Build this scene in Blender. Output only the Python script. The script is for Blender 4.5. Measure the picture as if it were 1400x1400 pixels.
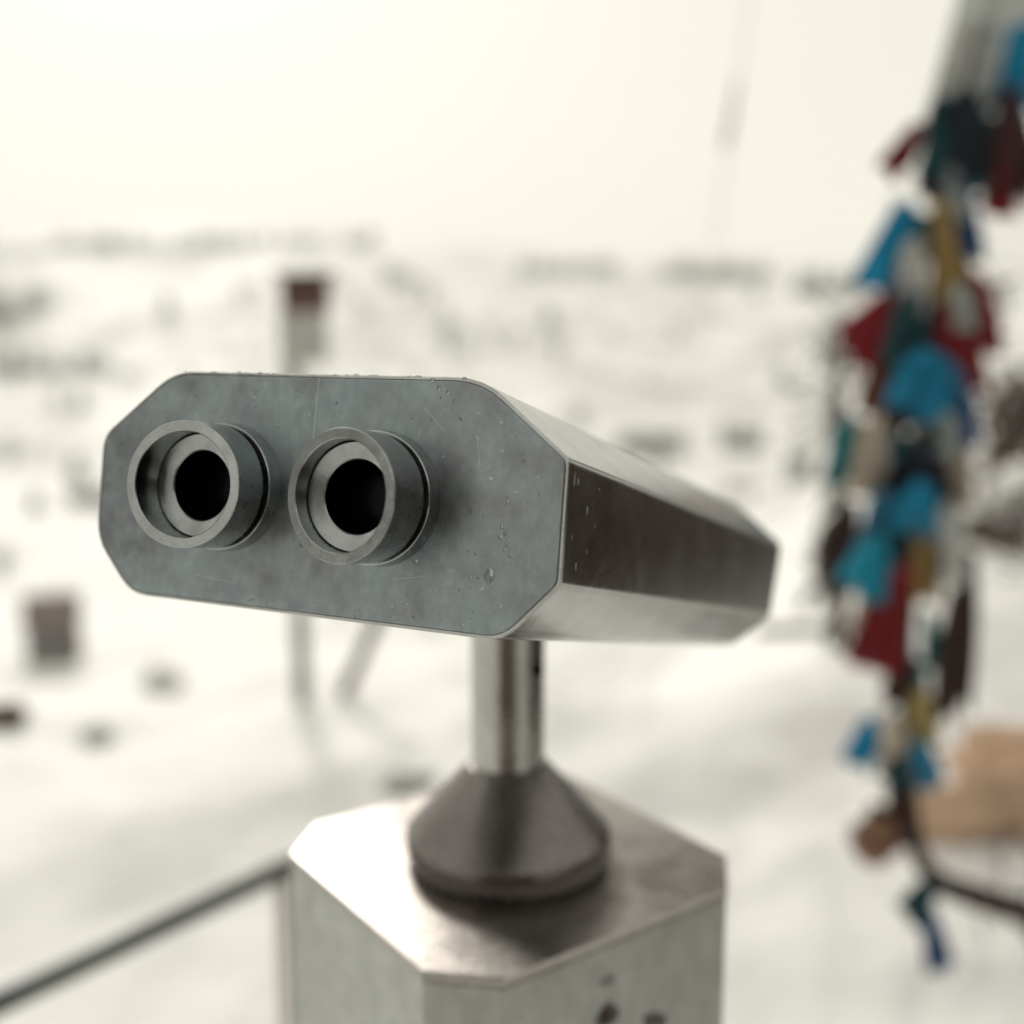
import bpy, bmesh, math, random
import numpy as np
from mathutils import Vector, Matrix, noise
R_ = math.radians
random.seed(7)
sc = bpy.context.scene
C = sc.collection
for o in list(bpy.data.objects): bpy.data.objects.remove(o)

# ------------------------------------------------------------------ camera, sky, sun, exposure
CAM_Z = 1.45
PITCH = R_(9.0)
FPX = 1511.0                       # focal length in pixels of a 1400 px wide frame
cd = bpy.data.cameras.new('camera'); cam = bpy.data.objects.new('camera', cd); C.objects.link(cam)
cam.location = (0, 0, CAM_Z); cam.rotation_euler = (R_(90) - PITCH, 0, 0)
cd.sensor_width = 36; cd.lens = 36 * FPX / 1400
cd.clip_start = 0.02; cd.clip_end = 4000
cd.dof.use_dof = True; cd.dof.focus_distance = 0.385; cd.dof.aperture_fstop = 3.3; cd.dof.aperture_blades = 0
sc.camera = cam

SUN_EL, SUN_AZ = 31.0, -17.0        # azimuth from +Y, positive to the right
w = bpy.data.worlds.new('World'); sc.world = w; w.use_nodes = True
nt = w.node_tree; bg = nt.nodes['Background']
sky = nt.nodes.new('ShaderNodeTexSky'); sky.sky_type = 'NISHITA'; sky.sun_disc = False
sky.sun_elevation = R_(SUN_EL); sky.sun_rotation = R_(SUN_AZ)
sky.altitude = 400; sky.air_density = 1.3; sky.dust_density = 4.0; sky.ozone_density = 1.0
hs = nt.nodes.new('ShaderNodeHueSaturation'); hs.inputs['Saturation'].default_value = 0.30
tint = nt.nodes.new('ShaderNodeMixRGB'); tint.blend_type = 'MULTIPLY'; tint.inputs[0].default_value = 1
tint.inputs[2].default_value = (1.05, 1.0, 0.905, 1)
nt.links.new(sky.outputs[0], hs.inputs['Color']); nt.links.new(hs.outputs[0], tint.inputs[1]); 
# thin even cloud: a little of the clear sky shows through a uniform pale veil
veil = nt.nodes.new('ShaderNodeMixRGB'); veil.blend_type = 'MIX'; veil.inputs[0].default_value = .85; veil.inputs[2].default_value = (7.7, 7.45, 6.65, 1)
nt.links.new(tint.outputs[0], veil.inputs[1]); nt.links.new(veil.outputs[0], bg.inputs[0])
bg.inputs[1].default_value = 0.065
sd = bpy.data.lights.new('sun', 'SUN'); sun = bpy.data.objects.new('sun', sd); C.objects.link(sun)
sd.energy = 1.15; sd.angle = R_(10); sd.color = (1.0, 0.965, 0.90)
_a, _e = R_(SUN_AZ), R_(SUN_EL)
sdir = Vector((math.sin(_a) * math.cos(_e), math.cos(_a) * math.cos(_e), math.sin(_e)))
sun.rotation_euler = (-sdir).to_track_quat('-Z', 'Y').to_euler(); sun.location = (0, 0, 30)
sc.view_settings.view_transform = 'Standard'; sc.view_settings.look = 'None'
sc.view_settings.gamma = 1.0; sc.view_settings.exposure = .84
sc.cycles.use_denoising = True
sc.cycles.max_bounces = 8; sc.cycles.volume_bounces = 1
sc.cycles.sample_clamp_indirect = 6

# ------------------------------------------------------------------ helpers
def place(px, py, y):
    """world point at forward distance y (m) along the line of sight of a 1400 px frame position"""
    a, b = (px - 700) / FPX, (py - 700) / FPX
    d = Vector((a, math.cos(PITCH) - b * math.sin(PITCH), -math.sin(PITCH) - b * math.cos(PITCH)))
    return Vector((0, 0, CAM_Z)) + d * (y / d.y)

def tag(o, label=None, cat=None, group=None, kind=None):
    if label: o['label'] = label
    if cat: o['category'] = cat
    if group: o['group'] = group
    if kind: o['kind'] = kind
    return o

def wloc(o):
    l = Vector((0, 0, 0))
    while o is not None:
        l = l + o.location; o = o.parent
    return l

def empty(name, loc):
    o = bpy.data.objects.new(name, None); C.objects.link(o); o.location = loc; o.empty_display_size = .1
    return o

def mesh(name, verts, faces, mat, parent=None, origin=None, smooth=False, mats=None, midx=None):
    """verts in world space; origin = base point of the object"""
    if origin is None: origin = wloc(parent) if parent else Vector((0, 0, 0))
    origin = Vector(origin)
    me = bpy.data.meshes.new(name)
    me.from_pydata([tuple(Vector(v) - origin) for v in verts], [], faces)
    for m in (mats or [mat]): me.materials.append(m)
    if midx: me.polygons.foreach_set('material_index', midx)
    if smooth: me.polygons.foreach_set('use_smooth', [True] * len(me.polygons))
    me.update()
    o = bpy.data.objects.new(name, me); C.objects.link(o)
    o.location = origin - (wloc(parent) if parent else Vector((0, 0, 0)))
    if parent: o.parent = parent
    return o

def fix_normals(o):
    bm = bmesh.new(); bm.from_mesh(o.data); bmesh.ops.recalc_face_normals(bm, faces=bm.faces); bm.to_mesh(o.data); bm.free()
    return o

def bevel(o, wd, seg=2, ang=30):
    m = o.modifiers.new('bevel', 'BEVEL'); m.width = wd; m.segments = seg; m.limit_method = 'ANGLE'; m.angle_limit = R_(ang)
    m.harden_normals = False
    return o

def sharp_smooth(o, ang=35):
    me = o.data
    me.polygons.foreach_set('use_smooth', [True] * len(me.polygons))
    bm = bmesh.new(); bm.from_mesh(me)
    for e in bm.edges:
        if len(e.link_faces) == 2 and e.calc_face_angle(0) > R_(ang): e.smooth = False
    bm.to_mesh(me); bm.free()
    return o

def box_vf(c, s, rot=None):
    c = Vector(c); v = []
    for dx in (-.5, .5):
        for dy in (-.5, .5):
            for dz in (-.5, .5):
                p = Vector((dx * s[0], dy * s[1], dz * s[2]))
                if rot: p = rot @ p
                v.append(c + p)
    return v, [(0, 1, 3, 2), (4, 6, 7, 5), (0, 4, 5, 1), (2, 3, 7, 6), (0, 2, 6, 4), (1, 5, 7, 3)]

def tube_vf(pts, rad, n=8, cap=True):
    pts = [Vector(p) for p in pts]; v = []; f = []
    if not hasattr(rad, '__len__'): rad = [rad] * len(pts)
    for i, p in enumerate(pts):
        d = (pts[min(i + 1, len(pts) - 1)] - pts[max(i - 1, 0)]).normalized()
        a = d.orthogonal() if abs(d.z) > .9 else d.cross(Vector((0, 0, 1)))
        if abs(d.z) > .9: a = Vector((1, 0, 0)) - d * d.x
        a.normalize(); b = d.cross(a)
        for k in range(n):
            t = 2 * math.pi * k / n
            v.append(p + (a * math.cos(t) + b * math.sin(t)) * rad[i])
    for i in range(len(pts) - 1):
        for k in range(n):
            f.append((i * n + k, i * n + (k + 1) % n, (i + 1) * n + (k + 1) % n, (i + 1) * n + k))
    if cap:
        f.append(tuple(range(n))[::-1]); f.append(tuple((len(pts) - 1) * n + k for k in range(n)))
    return v, f

class MB:
    def __init__(s): s.v = []; s.f = []
    def add(s, vf):
        n = len(s.v); s.v += list(vf[0]); s.f += [tuple(i + n for i in q) for q in vf[1]]
        return s

# ------------------------------------------------------------------ materials
def newmat(name):
    m = bpy.data.materials.new(name); m.use_nodes = True
    return m, m.node_tree, m.node_tree.nodes['Principled BSDF']

def plain(name, col, rough=.7, metal=0, var=.25, scale=8, bump=0.0, bscale=40):
    m, t, b = newmat(name); N = t.nodes.new; L = t.links.new
    b.inputs['Roughness'].default_value = rough; b.inputs['Metallic'].default_value = metal
    tc = N('ShaderNodeTexCoord'); n = N('ShaderNodeTexNoise'); n.inputs['Scale'].default_value = scale; n.inputs['Detail'].default_value = 5
    L(tc.outputs['Object'], n.inputs['Vector'])
    r = N('ShaderNodeValToRGB'); r.color_ramp.elements[0].position = .3; r.color_ramp.elements[1].position = .7
    r.color_ramp.elements[0].color = (*[c * (1 - var) for c in col], 1); r.color_ramp.elements[1].color = (*[min(1, c * (1 + var)) for c in col], 1)
    L(n.outputs[0], r.inputs[0]); L(r.outputs[0], b.inputs['Base Color'])
    if bump:
        n2 = N('ShaderNodeTexNoise'); n2.inputs['Scale'].default_value = bscale; n2.inputs['Detail'].default_value = 6
        L(tc.outputs['Object'], n2.inputs['Vector'])
        bp = N('ShaderNodeBump'); bp.inputs['Strength'].default_value = bump; bp.inputs['Distance'].default_value = .02
        L(n2.outputs[0], bp.inputs['Height']); L(bp.outputs[0], b.inputs['Normal'])
    return m

def steel(name, col=(.50, .53, .53), rough=.34, grain=(260, 260, 18), smudge=.5, grime=.35, bump=.12, marks=None, dull=None, scratch=None, pscale=26, pits=False, dent=.25):
    """worn brushed stainless steel: fine grain relief, smudged gloss, dull patches"""
    m, t, b = newmat(name); N = t.nodes.new; L = t.links.new
    b.inputs['Metallic'].default_value = 1
    tc = N('ShaderNodeTexCoord')
    mp = N('ShaderNodeMapping'); mp.inputs['Scale'].default_value = grain; L(tc.outputs['Object'], mp.inputs['Vector'])
    g = N('ShaderNodeTexNoise'); g.inputs['Scale'].default_value = 5; g.inputs['Detail'].default_value = 4; g.inputs['Roughness'].default_value = .65
    L(mp.outputs[0], g.inputs['Vector'])
    s = N('ShaderNodeTexNoise'); s.inputs['Scale'].default_value = pscale; s.inputs['Detail'].default_value = 7; s.inputs['Roughness'].default_value = .62; s.inputs['Distortion'].default_value = .6
    L(tc.outputs['Object'], s.inputs['Vector'])
    s2 = N('ShaderNodeTexNoise'); s2.inputs['Scale'].default_value = 75; s2.inputs['Detail'].default_value = 6; L(tc.outputs['Object'], s2.inputs['Vector'])
    # gloss
    mr = N('ShaderNodeMapRange'); mr.inputs['From Min'].default_value = .3; mr.inputs['From Max'].default_value = .72
    mr.inputs['To Min'].default_value = rough * (1 - smudge * .5); mr.inputs['To Max'].default_value = rough * (1 + smudge)
    L(s.outputs[0], mr.inputs[0])
    ad = N('ShaderNodeMath'); ad.operation = 'MULTIPLY_ADD'; ad.inputs[1].default_value = .10; L(g.outputs[0], ad.inputs[0]); L(mr.outputs[0], ad.inputs[2])
    L(ad.outputs[0], b.inputs['Roughness'])
    # colour
    r = N('ShaderNodeValToRGB'); e = r.color_ramp.elements
    e[0].position = .34; e[0].color = (*(dull or [c * (1 - grime) for c in col]), 1)
    e[1].position = .62; e[1].color = (*col, 1)
    mixn = N('ShaderNodeMath'); mixn.operation = 'MULTIPLY_ADD'; mixn.inputs[1].default_value = .45; L(s2.outputs[0], mixn.inputs[0])
    half = N('ShaderNodeMath'); half.operation = 'MULTIPLY'; half.inputs[1].default_value = .55; L(s.outputs[0], half.inputs[0]); L(half.outputs[0], mixn.inputs[2])
    L(mixn.outputs[0], r.inputs[0])
    col_out = r.outputs[0]
    gm = N('ShaderNodeMixRGB'); gm.blend_type = 'MULTIPLY'; gm.inputs[0].default_value = .55
    gr = N('ShaderNodeValToRGB'); gr.color_ramp.elements[0].position = .35; gr.color_ramp.elements[0].color = (.72, .72, .72, 1); gr.color_ramp.elements[1].position = .65
    L(g.outputs[0], gr.inputs[0]); L(col_out, gm.inputs[1]); L(gr.outputs[0], gm.inputs[2]); col_out = gm.outputs[0]
    if pits:
        # cooler and greener patches, small dark pits and pale specks
        hn = N('ShaderNodeTexNoise'); hn.inputs['Scale'].default_value = 48; hn.inputs['Detail'].default_value = 6; hn.inputs['Roughness'].default_value = .7; hn.inputs['Distortion'].default_value = 1.0; L(tc.outputs['Object'], hn.inputs['Vector'])
        hr = N('ShaderNodeValToRGB'); hr.color_ramp.elements[0].position = .32; hr.color_ramp.elements[0].color = (.70, .66, .76, 1); hr.color_ramp.elements[1].position = .68; hr.color_ramp.elements[1].color = (1.03, 1.07, 1.02, 1); L(hn.outputs[0], hr.inputs[0])
        hm = N('ShaderNodeMixRGB'); hm.blend_type = 'MULTIPLY'; hm.inputs[0].default_value = .5; L(col_out, hm.inputs[1]); L(hr.outputs[0], hm.inputs[2]); col_out = hm.outputs[0]
        for sc_, lo, hi, tone, amt in ((420, .70, .76, (.10, .09, .09, 1), .6), (520, .71, .77, (.85, .90, .88, 1), .5)):
            pn = N('ShaderNodeTexNoise'); pn.inputs['Scale'].default_value = sc_; pn.inputs['Detail'].default_value = 2; L(tc.outputs['Object'], pn.inputs['Vector'])
            pr = N('ShaderNodeMapRange'); pr.inputs['From Min'].default_value = lo; pr.inputs['From Max'].default_value = hi; pr.inputs['To Max'].default_value = amt; L(pn.outputs[0], pr.inputs[0])
            px_ = N('ShaderNodeMixRGB'); L(pr.outputs[0], px_.inputs[0]); L(col_out, px_.inputs[1]); px_.inputs[2].default_value = tone; col_out = px_.outputs[0]
    if scratch:
        # single long scratches: (point, direction across, half width, z range)
        for (p, ac, hw, z0, z1) in scratch:
            sv = N('ShaderNodeVectorMath'); sv.operation = 'SUBTRACT'; L(tc.outputs['Object'], sv.inputs[0]); sv.inputs[1].default_value = tuple(p)
            dt = N('ShaderNodeVectorMath'); dt.operation = 'DOT_PRODUCT'; L(sv.outputs[0], dt.inputs[0]); dt.inputs[1].default_value = tuple(ac)
            wob = N('ShaderNodeMath'); wob.operation = 'MULTIPLY_ADD'; wob.inputs[1].default_value = .0012; L(s2.outputs[0], wob.inputs[0]); L(dt.outputs['Value'], wob.inputs[2])
            ab = N('ShaderNodeMath'); ab.operation = 'ABSOLUTE'; L(wob.outputs[0], ab.inputs[0])
            m1 = N('ShaderNodeMapRange'); m1.inputs['From Min'].default_value = hw * .5; m1.inputs['From Max'].default_value = hw; m1.inputs['To Min'].default_value = 1; m1.inputs['To Max'].default_value = 0; L(ab.outputs[0], m1.inputs[0])
            sx = N('ShaderNodeSeparateXYZ'); L(sv.outputs[0], sx.inputs[0])
            g1 = N('ShaderNodeMath'); g1.operation = 'COMPARE'; g1.inputs[1].default_value = (z0 + z1) / 2; g1.inputs[2].default_value = (z1 - z0) / 2; L(sx.outputs[2], g1.inputs[0])
            mu = N('ShaderNodeMath'); mu.operation = 'MULTIPLY'; L(m1.outputs[0], mu.inputs[0]); L(g1.outputs[0], mu.inputs[1])
            mu2 = N('ShaderNodeMath'); mu2.operation = 'MULTIPLY'; mu2.inputs[1].default_value = .36; L(mu.outputs[0], mu2.inputs[0])
            mx = N('ShaderNodeMixRGB'); L(mu2.outputs[0], mx.inputs[0]); L(col_out, mx.inputs[1]); mx.inputs[2].default_value = (.85, .85, .83, 1); col_out = mx.outputs[0]
    if marks:
        dn = N('ShaderNodeTexNoise'); dn.inputs['Scale'].default_value = 60; dn.inputs['Detail'].default_value = 3; L(tc.outputs['Object'], dn.inputs['Vector'])
        dm = N('ShaderNodeVectorMath'); dm.operation = 'MULTIPLY_ADD'; dm.inputs[1].default_value = (.02, .02, .02)
        L(dn.outputs['Color'], dm.inputs[0]); L(tc.outputs['Object'], dm.inputs[2])
        for (p, rd, dk) in marks:
            ds = N('ShaderNodeVectorMath'); ds.operation = 'DISTANCE'; L(dm.outputs[0], ds.inputs[0]); ds.inputs[1].default_value = tuple(Vector(p) + Vector((.01, .01, .01)))
            rr = N('ShaderNodeMapRange'); rr.inputs['From Min'].default_value = rd * .75; rr.inputs['From Max'].default_value = rd * 1.15; rr.inputs['To Min'].default_value = dk; rr.inputs['To Max'].default_value = 0
            L(ds.outputs['Value'], rr.inputs[0])
            mx = N('ShaderNodeMixRGB'); L(rr.outputs[0], mx.inputs[0]); L(col_out, mx.inputs[1]); mx.inputs[2].default_value = (.05, .03, .027, 1)
            col_out = mx.outputs[0]
    L(col_out, b.inputs['Base Color'])
    bp = N('ShaderNodeBump'); bp.inputs['Strength'].default_value = bump; bp.inputs['Distance'].default_value = .0006
    L(g.outputs[0], bp.inputs['Height'])
    bp2 = N('ShaderNodeBump'); bp2.inputs['Strength'].default_value = dent; bp2.inputs['Distance'].default_value = .0009
    L(s.outputs[0], bp2.inputs['Height']); L(bp.outputs[0], bp2.inputs['Normal']); L(bp2.outputs[0], b.inputs['Normal'])
    return m

def cloth(name, col, trans=.35):
    m, t, b = newmat(name); N = t.nodes.new; L = t.links.new
    b.inputs['Roughness'].default_value = .75
    try: b.inputs['Sheen Weight'].default_value = .15
    except Exception: pass
    tc = N('ShaderNodeTexCoord'); n = N('ShaderNodeTexNoise'); n.inputs['Scale'].default_value = 30; n.inputs['Detail'].default_value = 4
    L(tc.outputs['Object'], n.inputs['Vector'])
    r = N('ShaderNodeValToRGB'); r.color_ramp.elements[0].position = .3; r.color_ramp.elements[1].position = .7
    r.color_ramp.elements[0].color = (*[c * .7 for c in col], 1); r.color_ramp.elements[1].color = (*[min(1, c * 1.2) for c in col], 1)
    L(n.outputs[0], r.inputs[0]); L(r.outputs[0], b.inputs['Base Color'])
    tr = N('ShaderNodeBsdfTranslucent'); L(r.outputs[0], tr.inputs[0])
    mx = N('ShaderNodeMixShader'); mx.inputs[0].default_value = trans
    out = t.nodes['Material Output']; L(b.outputs[0], mx.inputs[1]); L(tr.outputs[0], mx.inputs[2]); L(mx.outputs[0], out.inputs[0])
    wv = N('ShaderNodeTexNoise'); wv.inputs['Scale'].default_value = 400; L(tc.outputs['Object'], wv.inputs['Vector'])
    bp = N('ShaderNodeBump'); bp.inputs['Strength'].default_value = .2; bp.inputs['Distance'].default_value = .001; L(wv.outputs[0], bp.inputs['Height']); L(bp.outputs[0], b.inputs['Normal'])
    return m

def snow_mat():
    m, t, b = newmat('snow'); N = t.nodes.new; L = t.links.new
    b.inputs['Roughness'].default_value = .65
    tc = N('ShaderNodeTexCoord')
    n = N('ShaderNodeTexNoise'); n.inputs['Scale'].default_value = .35; n.inputs['Detail'].default_value = 9; n.inputs['Roughness'].default_value = .6
    L(tc.outputs['Object'], n.inputs['Vector'])
    r = N('ShaderNodeValToRGB'); e = r.color_ramp.elements
    e[0].position = .28; e[0].color = (.66, .66, .63, 1); e[1].position = .5; e[1].color = (.83, .83, .81, 1)
    L(n.outputs[0], r.inputs[0])
    # wind-swept patches of dry grass and scree out on the valley slopes
    pn = N('ShaderNodeTexNoise'); pn.inputs['Scale'].default_value = .045; pn.inputs['Detail'].default_value = 10; pn.inputs['Roughness'].default_value = .68; pn.inputs['Distortion'].default_value = .5
    L(tc.outputs['Object'], pn.inputs['Vector'])
    pr = N('ShaderNodeMapRange'); pr.inputs['From Min'].default_value = .475; pr.inputs['From Max'].default_value = .68; pr.inputs['To Max'].default_value = .95; L(pn.outputs[0], pr.inputs[0])
    ln = N('ShaderNodeVectorMath'); ln.operation = 'LENGTH'; L(tc.outputs['Object'], ln.inputs[0])
    dr = N('ShaderNodeMapRange'); dr.inputs['From Min'].default_value = 7; dr.inputs['From Max'].default_value = 32; L(ln.outputs['Value'], dr.inputs[0])
    pm_ = N('ShaderNodeMath'); pm_.operation = 'MULTIPLY'; L(pr.outputs[0], pm_.inputs[0]); L(dr.outputs[0], pm_.inputs[1])
    mxp = N('ShaderNodeMixRGB'); L(pm_.outputs[0], mxp.inputs[0]); L(r.outputs[0], mxp.inputs[1]); mxp.inputs[2].default_value = (.22, .215, .195, 1); L(mxp.outputs[0], b.inputs['Base Color'])
    n2 = N('ShaderNodeTexNoise'); n2.inputs['Scale'].default_value = 9; n2.inputs['Detail'].default_value = 8; L(tc.outputs['Object'], n2.inputs['Vector'])
    bp = N('ShaderNodeBump'); bp.inputs['Strength'].default_value = .5; bp.inputs['Distance'].default_value = .03; L(n2.outputs[0], bp.inputs['Height']); L(bp.outputs[0], b.inputs['Normal'])
    return m

M = {}
M['snow'] = snow_mat()
M['rear'] = steel('rear_plate_steel')
M['shell'] = steel('folded_steel_shell', (.51, .525, .515), .14, (30, 160, 160), .5, .25, .06)
M['turned'] = steel('turned_steel', (.46, .49, .49), .18, (40, 40, 40), .5, .35, .06, dent=.1)
M['collar'] = steel('dark_collar_steel', (.23, .21, .205), .2, (40, 40, 40), .4, .25, .05, dent=.05)
M['post_steel'] = steel('post_steel', (.56, .56, .54), .20, (30, 30, 6), .4, .2, .05)
M['ped_top'] = steel('pedestal_top_steel', (.46, .43, .405), .23, (30, 120, 30), .4, .15, .05)
M['black'] = plain('blackened_bore', (.003, .002, .002), .9, 0, .2)
M['black'].node_tree.nodes['Principled BSDF'].inputs['Specular IOR Level'].default_value = 0
M['slot'] = plain('slot_brown', (.14, .11, .10), .6, .4, .2)  # brown-grey tone of the slot on the neck
M['groove'] = plain('groove_dark', (.02, .015, .014), .6, 0, .3)  # near-black tone of the ring groove round each eyepiece
gl, t_, b_ = newmat('lens_glass'); b_.inputs['Base Color'].default_value = (.003, .003, .004, 1); b_.inputs['Roughness'].default_value = .3; b_.inputs['Specular IOR Level'].default_value = .1; M['lens'] = gl
wt_, t_, b_ = newmat('water'); b_.inputs['Base Color'].default_value = (.72, .76, .76, 1); b_.inputs['Roughness'].default_value = .08; b_.inputs['IOR'].default_value = 1.25; b_.inputs['Transmission Weight'].default_value = .8; M['water'] = wt_
M['rail'] = plain('galvanised_rail', (.09, .10, .10), .45, .6, .2)
M['rail_post'] = plain('pale_painted_steel', (.62, .58, .55), .5, 0, .1)
M['wood_dark'] = plain('weathered_dark_wood', (.075, .05, .042), .85, 0, .35, 6, .4)
M['wood_grey'] = plain('weathered_grey_wood', (.17, .17, .155), .85, 0, .3, 6, .4)
M['wood_red'] = plain('red_brown_wood', (.11, .058, .05), .8, 0, .3, 6, .3)
M['bark'] = plain('bark', (.05, .03, .024), .9, 0, .4, 18, .7, 60)
M['needles'] = plain('dull_needles', (.055, .075, .065), .8, 0, .35, 3)
M['twigs'] = plain('bare_twigs', (.10, .085, .075), .9, 0, .3, 3)
M['rock_tan'] = plain('tan_rock', (.56, .39, .27), .9, 0, .28, 4, .8, 14)
M['rock_brown'] = plain('dark_brown_rock', (.075, .05, .04), .9, 0, .4, 3, .9, 9)
M['rock_grey'] = plain('grey_rock', (.36, .36, .34), .9, 0, .3, 3, .8, 10)
M['plaster'] = plain('grey_plaster', (.30, .31, .30), .9, 0, .12, 1.5, .2)
M['log'] = plain('dark_log_wall', (.085, .075, .072), .85, 0, .3, 1.5, .3)
M['pane'] = plain('window_pane', (.03, .035, .04), .15, 0, .1)
M['roofmetal'] = plain('roof_metal', (.14, .10, .09), .5, .3, .15)

# ------------------------------------------------------------------ ground
def fbm(x, y, s, o=4): return noise.fractal(Vector((x / s, y / s, 3.7)), 1.0, 2.0, o)
def sstep(a, b, x):
    t = min(1, max(0, (x - a) / (b - a))); return t * t * (3 - 2 * t)

def bank(x, y, p, q, wid, hgt):
    """snow bank running from p to q: steep on the near side, gentle on the far side"""
    d = (q[0] - p[0], q[1] - p[1]); L = math.hypot(*d); d = (d[0] / L, d[1] / L)
    u = (x - p[0]) * d[0] + (y - p[1]) * d[1]; v = -(x - p[0]) * d[1] + (y - p[1]) * d[0]
    e = sstep(-.8, .3, u) * (1 - sstep(L - .3, L + .8, u))
    if v < 0: k = sstep(-wid, 0, v)
    else: k = 1 - sstep(0, wid * 4, v)
    return hgt * k * e

def ground_h(x, y):
    d = math.hypot(x, y); az = math.degrees(math.atan2(x, y))
    # in front: lookout shelf, slope down to a valley, hills beyond ; behind: the hill goes on up
    fr = 1 - sstep(75, 120, abs(az))
    lip = 3.7 + .5 * fbm(x, 0, 3) + max(0, x) * .4 + max(0, x - 1.3) * 2.2
    s = max(0, y - lip)
    drop = -17.5 * (1 - math.exp(-s / 27.0)) * sstep(0, 2.0, s)
    rise = 0
    if d > 150:
        ridge = 37 + 9 * math.exp(-((az + 14) / 11) ** 2) - 5 * math.exp(-((az - 9) / 6) ** 2) + 3 * fbm(az, 0, 14, 2)
        rise = (ridge + 16) * sstep(170, 470, d)
    z = (drop + rise) * fr
    z += (1 - fr) * max(0, d - 3) * .16
    z += (.06 * fbm(x, y, 1.3) + .03 * fbm(x + 5, y, .45)) * sstep(.5, 3, d) + .25 * fbm(x, y, 9) * sstep(4, 20, d) + 1.6 * fbm(x, y, 45) * sstep(40, 140, d)
    if d < 12:
        z += bank(x, y, BA[0], BA[1], .45, .09) + bank(x, y, BB[0], BB[1], .4, .07)
    return z

def on_plane(px, py, z):
    a, b = (px - 700) / FPX, (py - 700) / FPX
    d = Vector((a, math.cos(PITCH) - b * math.sin(PITCH), -math.sin(PITCH) - b * math.cos(PITCH)))
    return Vector((0, 0, CAM_Z)) + d * ((z - CAM_Z) / d.z)
BA = [tuple(on_plane(60, 1180, 0))[:2], tuple(on_plane(720, 985, 0))[:2]]
BB = [tuple(on_plane(800, 1085, 0))[:2], tuple(on_plane(1190, 965, 0))[:2]]

def on_ground(px, py, lo=1.5, hi=600):
    """first hit of the line of sight with the terrain"""
    y = lo
    while y < hi:
        p = place(px, py, y)
        if p.z < ground_h(p.x, p.y): break
        y *= 1.01
    return Vector((p.x, p.y, ground_h(p.x, p.y)))

def build_ground():
    radii = [0.0]; r = .35
    while r < 900: radii.append(r); r *= 1.022 if r < 12 else 1.03
    azs = []
    a = -180.0
    while a < 180:
        azs.append(a); a += .45 if abs(a) < 34 else (1.2 if abs(a) < 60 else 4)
    v = []; f = []; n = len(azs)
    for r in radii:
        for a in azs:
            x, y = r * math.sin(R_(a)), r * math.cos(R_(a)); v.append((x, y, ground_h(x, y) if r > 0 else 0))
    for i in range(len(radii) - 1):
        for k in range(n):
            f.append((i * n + k, i * n + (k + 1) % n, (i + 1) * n + (k + 1) % n, (i + 1) * n + k))
    o = mesh('snow_ground', v, f, M['snow'], smooth=True); tag(o, kind='structure'); fix_normals(o)
build_ground()

# ------------------------------------------------------------------ the binocular viewer
PED = Vector((-.0025, .609, 0)); PED_Z = CAM_Z - .2998
viewer = empty('binocular_viewer', (PED.x, PED.y, 0))
tag(viewer, 'grey stainless steel binocular viewer with two eyepieces on a chamfered square pedestal', 'binocular viewer')

def frame(psi, tau, rho=0):
    ey = Vector((math.sin(psi) * math.cos(tau), math.cos(psi) * math.cos(tau), -math.sin(tau)))
    ex = Vector((math.cos(psi), -math.sin(psi), 0)); ez = ex.cross(ey)
    c, s = math.cos(rho), math.sin(rho)
    return ex * c + ez * s, ey, ez * c - ex * s
EX, EY, EZ = frame(.4235, .1669, -.004)
AX = frame(.4369, .2528)[1]
T0 = Vector((-.0734, .397, CAM_Z - .0566))
W_, H_ = .20, .0879
def loc(x, y, z): return T0 + EX * x + EY * y + EZ * z
DEPTH = .334
def octo(inset=0.0, rad=.006, seg=4):
    w, h = W_ / 2, H_ / 2; ctx, ctz, cbx, cbz = .0336, .0262, .0192, .0204
    P = [(-w + ctx, h), (w - ctx, h), (w, h - ctz), (w, -h + cbz), (w - cbx, -h), (-w + cbx, -h), (-w, -h + cbz), (-w, h - ctz)]
    P = [Vector((a, b)) for a, b in P]
    # inset
    n = len(P); Q = []
    for i in range(n):
        p0, p1, p2 = P[i - 1], P[i], P[(i + 1) % n]
        d1 = (p1 - p0).normalized(); d2 = (p2 - p1).normalized()
        n1 = Vector((d1.y, -d1.x)); n2 = Vector((d2.y, -d2.x))
        bis = (n1 + n2).normalized(); Q.append(p1 + bis * (inset / max(.2, bis.dot(n1))))
    out = []
    rads = [1.5 * rad, 1.7 * rad, .35 * rad, .35 * rad, 1.1 * rad, 1.3 * rad, 1.3 * rad, .9 * rad]
    for i in range(n):
        p0, p1, p2 = Q[i - 1], Q[i], Q[(i + 1) % n]
        a = p1 + (p0 - p1).normalized() * rads[i]; b = p1 + (p2 - p1).normalized() * rads[i]
        for k in range(seg + 1):
            t = k / seg; out.append(a * (1 - t) ** 2 + p1 * 2 * t * (1 - t) + b * t * t)
    return out

def shell_pt(p, s, taper=1.04):
    """p in section, s = 0..1 from face to far end; the far end overhangs at the top"""
    d = (DEPTH + .42 * p.y) * s; k = 1 + (taper - 1) * s
    return loc(p.x * k, 0, p.y * k) + AX * d

def loops_mesh(name, loops, mat, parent, cap0=False, cap1=False, **kw):
    v = []; f = []; n = len(loops[0])
    for l in loops: v += l
    for i in range(len(loops) - 1):
        for k in range(n): f.append((i * n + k, i * n + (k + 1) % n, (i + 1) * n + (k + 1) % n, (i + 1) * n + k))
    if cap0: f.append(tuple(range(n)))
    if cap1: f.append(tuple((len(loops) - 1) * n + k for k in range(n)))
    o = mesh(name, v, f, mat, parent, **kw); fix_normals(o)
    return o

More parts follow.
